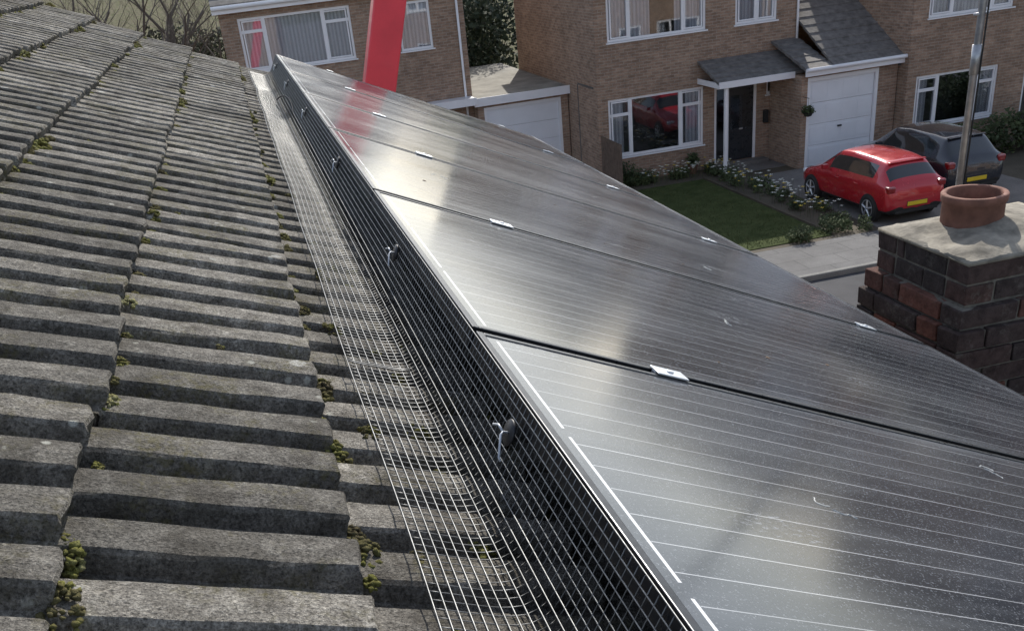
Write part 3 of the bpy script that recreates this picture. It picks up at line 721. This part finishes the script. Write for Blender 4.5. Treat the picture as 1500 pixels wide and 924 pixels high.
for sx in (-.35,1.15):
    for sy in (-.95,.7): 
        n=24; c.add([(bx(1)+sx+.42*math.cos(2*math.pi*k/n),by+sy+o,.32+.42*math.sin(2*math.pi*k/n)) for o in (0,.25) for k in range(n)],[(k,(k+1)%n,n+(k+1)%n,n+k) for k in range(n)]+[tuple(range(n-1,-1,-1)),tuple(range(n,2*n))])
P.append(c.obj('wheels',DARK)); c=MB(); zz=10.4; xx=bx(zz)
c.box(xx-.2,xx+1.4,by-.5,by+.5,zz,zz+.05)
for a,b_ in ((-.2,-.5),(1.4,-.5),(1.4,.5),(-.2,.5)): c.tube([(xx+a,by+b_,zz),(xx+a,by+b_,zz+1.1)],.02,6)
for z in (.55,1.1): c.tube([(xx-.2,by-.5,zz+z),(xx+1.4,by-.5,zz+z),(xx+1.4,by+.5,zz+z),(xx-.2,by+.5,zz+z),(xx-.2,by-.5,zz+z)],.02,6)
P.append(c.obj('basket',REDP)); group('boom_lift',P,(bx(1),by,0))
# ------------------------------------------------------------------ cars
def car(name,cx,yr,col,sc_=1.0,plate=True):
    paint=simple('car_paint_'+name,col,.24,.03,1,metal=.2,coat=1.0)
    glass=simple('car_glass',(.02,.024,.026),.04,.1,2,spec=.9,coat=.5)
    lampr=simple('tail_lamp',(.28,.01,.012),.15,.1,5,coat=1); lampw=simple('head_lamp',(.7,.72,.75),.1,.1,5,coat=1)
    yel=simple('number_plate',(.75,.55,.03),.4,.03,5)
    ST=[(0,.36,.58,.58,.62,.44),(.04,.27,.71,.76,.81,.54),(.13,.23,.775,.90,.965,.60),(.17,.22,.785,.92,1.00,.61),(.50,.2,.80,.95,1.31,.55),(.55,.2,.80,.95,1.355,.535),(.70,.2,.80,.945,1.385,.53),(1.02,.2,.805,.935,1.41,.54),(1.05,.2,.805,.93,1.415,.54),(1.80,.2,.81,.915,1.425,.55),(1.84,.2,.81,.915,1.425,.55),
        (2.35,.2,.81,.90,1.385,.54),(2.46,.2,.81,.895,1.35,.53),(3.05,.2,.80,.875,.965,.62),(3.12,.2,.80,.865,.925,.62),(3.55,.22,.77,.78,.835,.57),(3.82,.25,.70,.66,.70,.48),(3.95,.30,.61,.55,.59,.42),(4.0,.38,.48,.45,.49,.33)]
    vs=[]
    for (s,zb,w_,zs,zr,wr) in ST:
        half=[(0,zb),(w_-.14,zb),(w_-.03,zb+.09),(w_+.010,zb+.5*(zs-zb)),(w_-.004,zs-.05),(w_-.055,zs+.012),(wr+.01,zr-.045),(wr-.06,zr-.008),(wr*.5,zr+.012),(0,zr+.02)]
        ring=[(x,z) for x,z in half]+[(-x,z) for x,z in half[-2:0:-1]]
        vs+= [(cx+x*sc_,yr+s*sc_,z*sc_) for x,z in ring]
    n=18; fs=[];mi=[]
    for i in range(len(ST)-1):
        for k in range(n):
            fs.append((i*n+k,i*n+(k+1)%n,(i+1)*n+(k+1)%n,(i+1)*n+k)[::-1])
            m=0; kk=min(k,17-k); s0=ST[i][0]; s1=ST[i+1][0]
            if kk==5 and s0>=.70 and s1<=2.46: m=1
            if kk in (6,7,8) and s0==.17: m=1
            if kk in (6,7,8) and s0==2.46: m=1
            if kk in(0,1): m=2
            mi.append(m)
    fs.append(tuple(range(n))); mi.append(0); fs.append(tuple(range(len(ST)*n-1,(len(ST)-1)*n-1,-1))); mi.append(0)
    mb=MB(); mb.v=vs; mb.f=[list(f) for f in fs]; mb.m=mi
    body=mb.obj('body',[paint,glass,DARK],smooth=True); sb=body.modifiers.new('s','SUBSURF'); sb.levels=2; sb.render_levels=2
    bm=bmesh.new(); bm.from_mesh(body.data); bmesh.ops.recalc_face_normals(bm,faces=bm.faces); bm.to_mesh(body.data); bm.free()
    P=[body]
    def X(x): return cx+x*sc_
    def Y(y): return yr+y*sc_
    for s in (.72,3.22):
        for sg in (-1,1):
            wv=MB(); c=(X(sg*.795),Y(s),.31*sc_); q=sc_*sg
            wv.lathe([(.345*sc_,-.12*q),(.345*sc_,.010*q),(.325*sc_,.014*q),(.0001,.010*q)],c,axis='x',n=36,mi=0)
            wv.lathe([(.30*sc_,-.1*q),(.31*sc_,.0),(.305*sc_,.03*q),(.28*sc_,.04*q),(.215*sc_,.035*q),(.205*sc_,.022*q),(.0001,.018*q)],c,axis='x',n=36,mi=0)
            wv.lathe([(.212*sc_,.02*q),(.212*sc_,.040*q),(.195*sc_,.042*q),(.190*sc_,.024*q)],c,axis='x',n=36,mi=1)
            wv.lathe([(.05*sc_,.02*q),(.045*sc_,.045*q),(.0001,.047*q)],c,axis='x',n=16,mi=1)
            for k in range(5):
                a=k*1.2566+.3; x=c[0]+.036*q
                p=Vector((x,c[1]+.03*sc_*math.cos(a),c[2]+.03*sc_*math.sin(a))); e=Vector((x,c[1]+.2*sc_*math.cos(a),c[2]+.2*sc_*math.sin(a)))
                wv.tube([p,e],[.03*sc_,.02*sc_],6,1)
            P.append(wv.obj('wheel',[DARK,ALU],smooth=False))
    d=MB()
    for sg in (-1,1):
        a,b_=sorted((X(sg*.56),X(sg*.76))); d.box(a,b_,Y(.04),Y(.22),.76*sc_,.92*sc_,0)
        a,b_=sorted((X(sg*.45),X(sg*.70))); d.box(a,b_,Y(3.72),Y(3.86),.58*sc_,.70*sc_,1)
    P.append(d.obj('lamps',[lampr,lampw],bevel=.04*sc_))
    d=MB(); d.box(X(-.26),X(.26),Y(-.012),Y(.03),.43*sc_,.53*sc_,0); d.box(X(-.27),X(.27),Y(-.006),Y(.03),.42*sc_,.54*sc_,1)
    d.box(X(-.56),X(.56),Y(.0),Y(.08),.27*sc_,.35*sc_,1); d.box(X(-.48),X(.48),Y(.47),Y(.56),1.345*sc_,1.37*sc_,2)
    for sg in (-1,1):
        a,b_=sorted((X(sg*.79),X(sg*.94))); d.box(a,b_,Y(2.5),Y(2.6),.93*sc_,1.04*sc_,2)
        a,b_=sorted((X(sg*.80),X(sg*.825))); 
        for s in (1.2,2.0): d.box(a,b_,Y(s),Y(s+.18),.79*sc_,.815*sc_,2)
    P.append(d.obj('trim',[yel,DARK,paint],bevel=.012*sc_))
    return group('parked_car',P,(cx,yr+2,0))
car('red',13.85,18.35,(.50,.018,.03),.94)
car('dark',16.0,19.2,(.03,.033,.042),1.0)
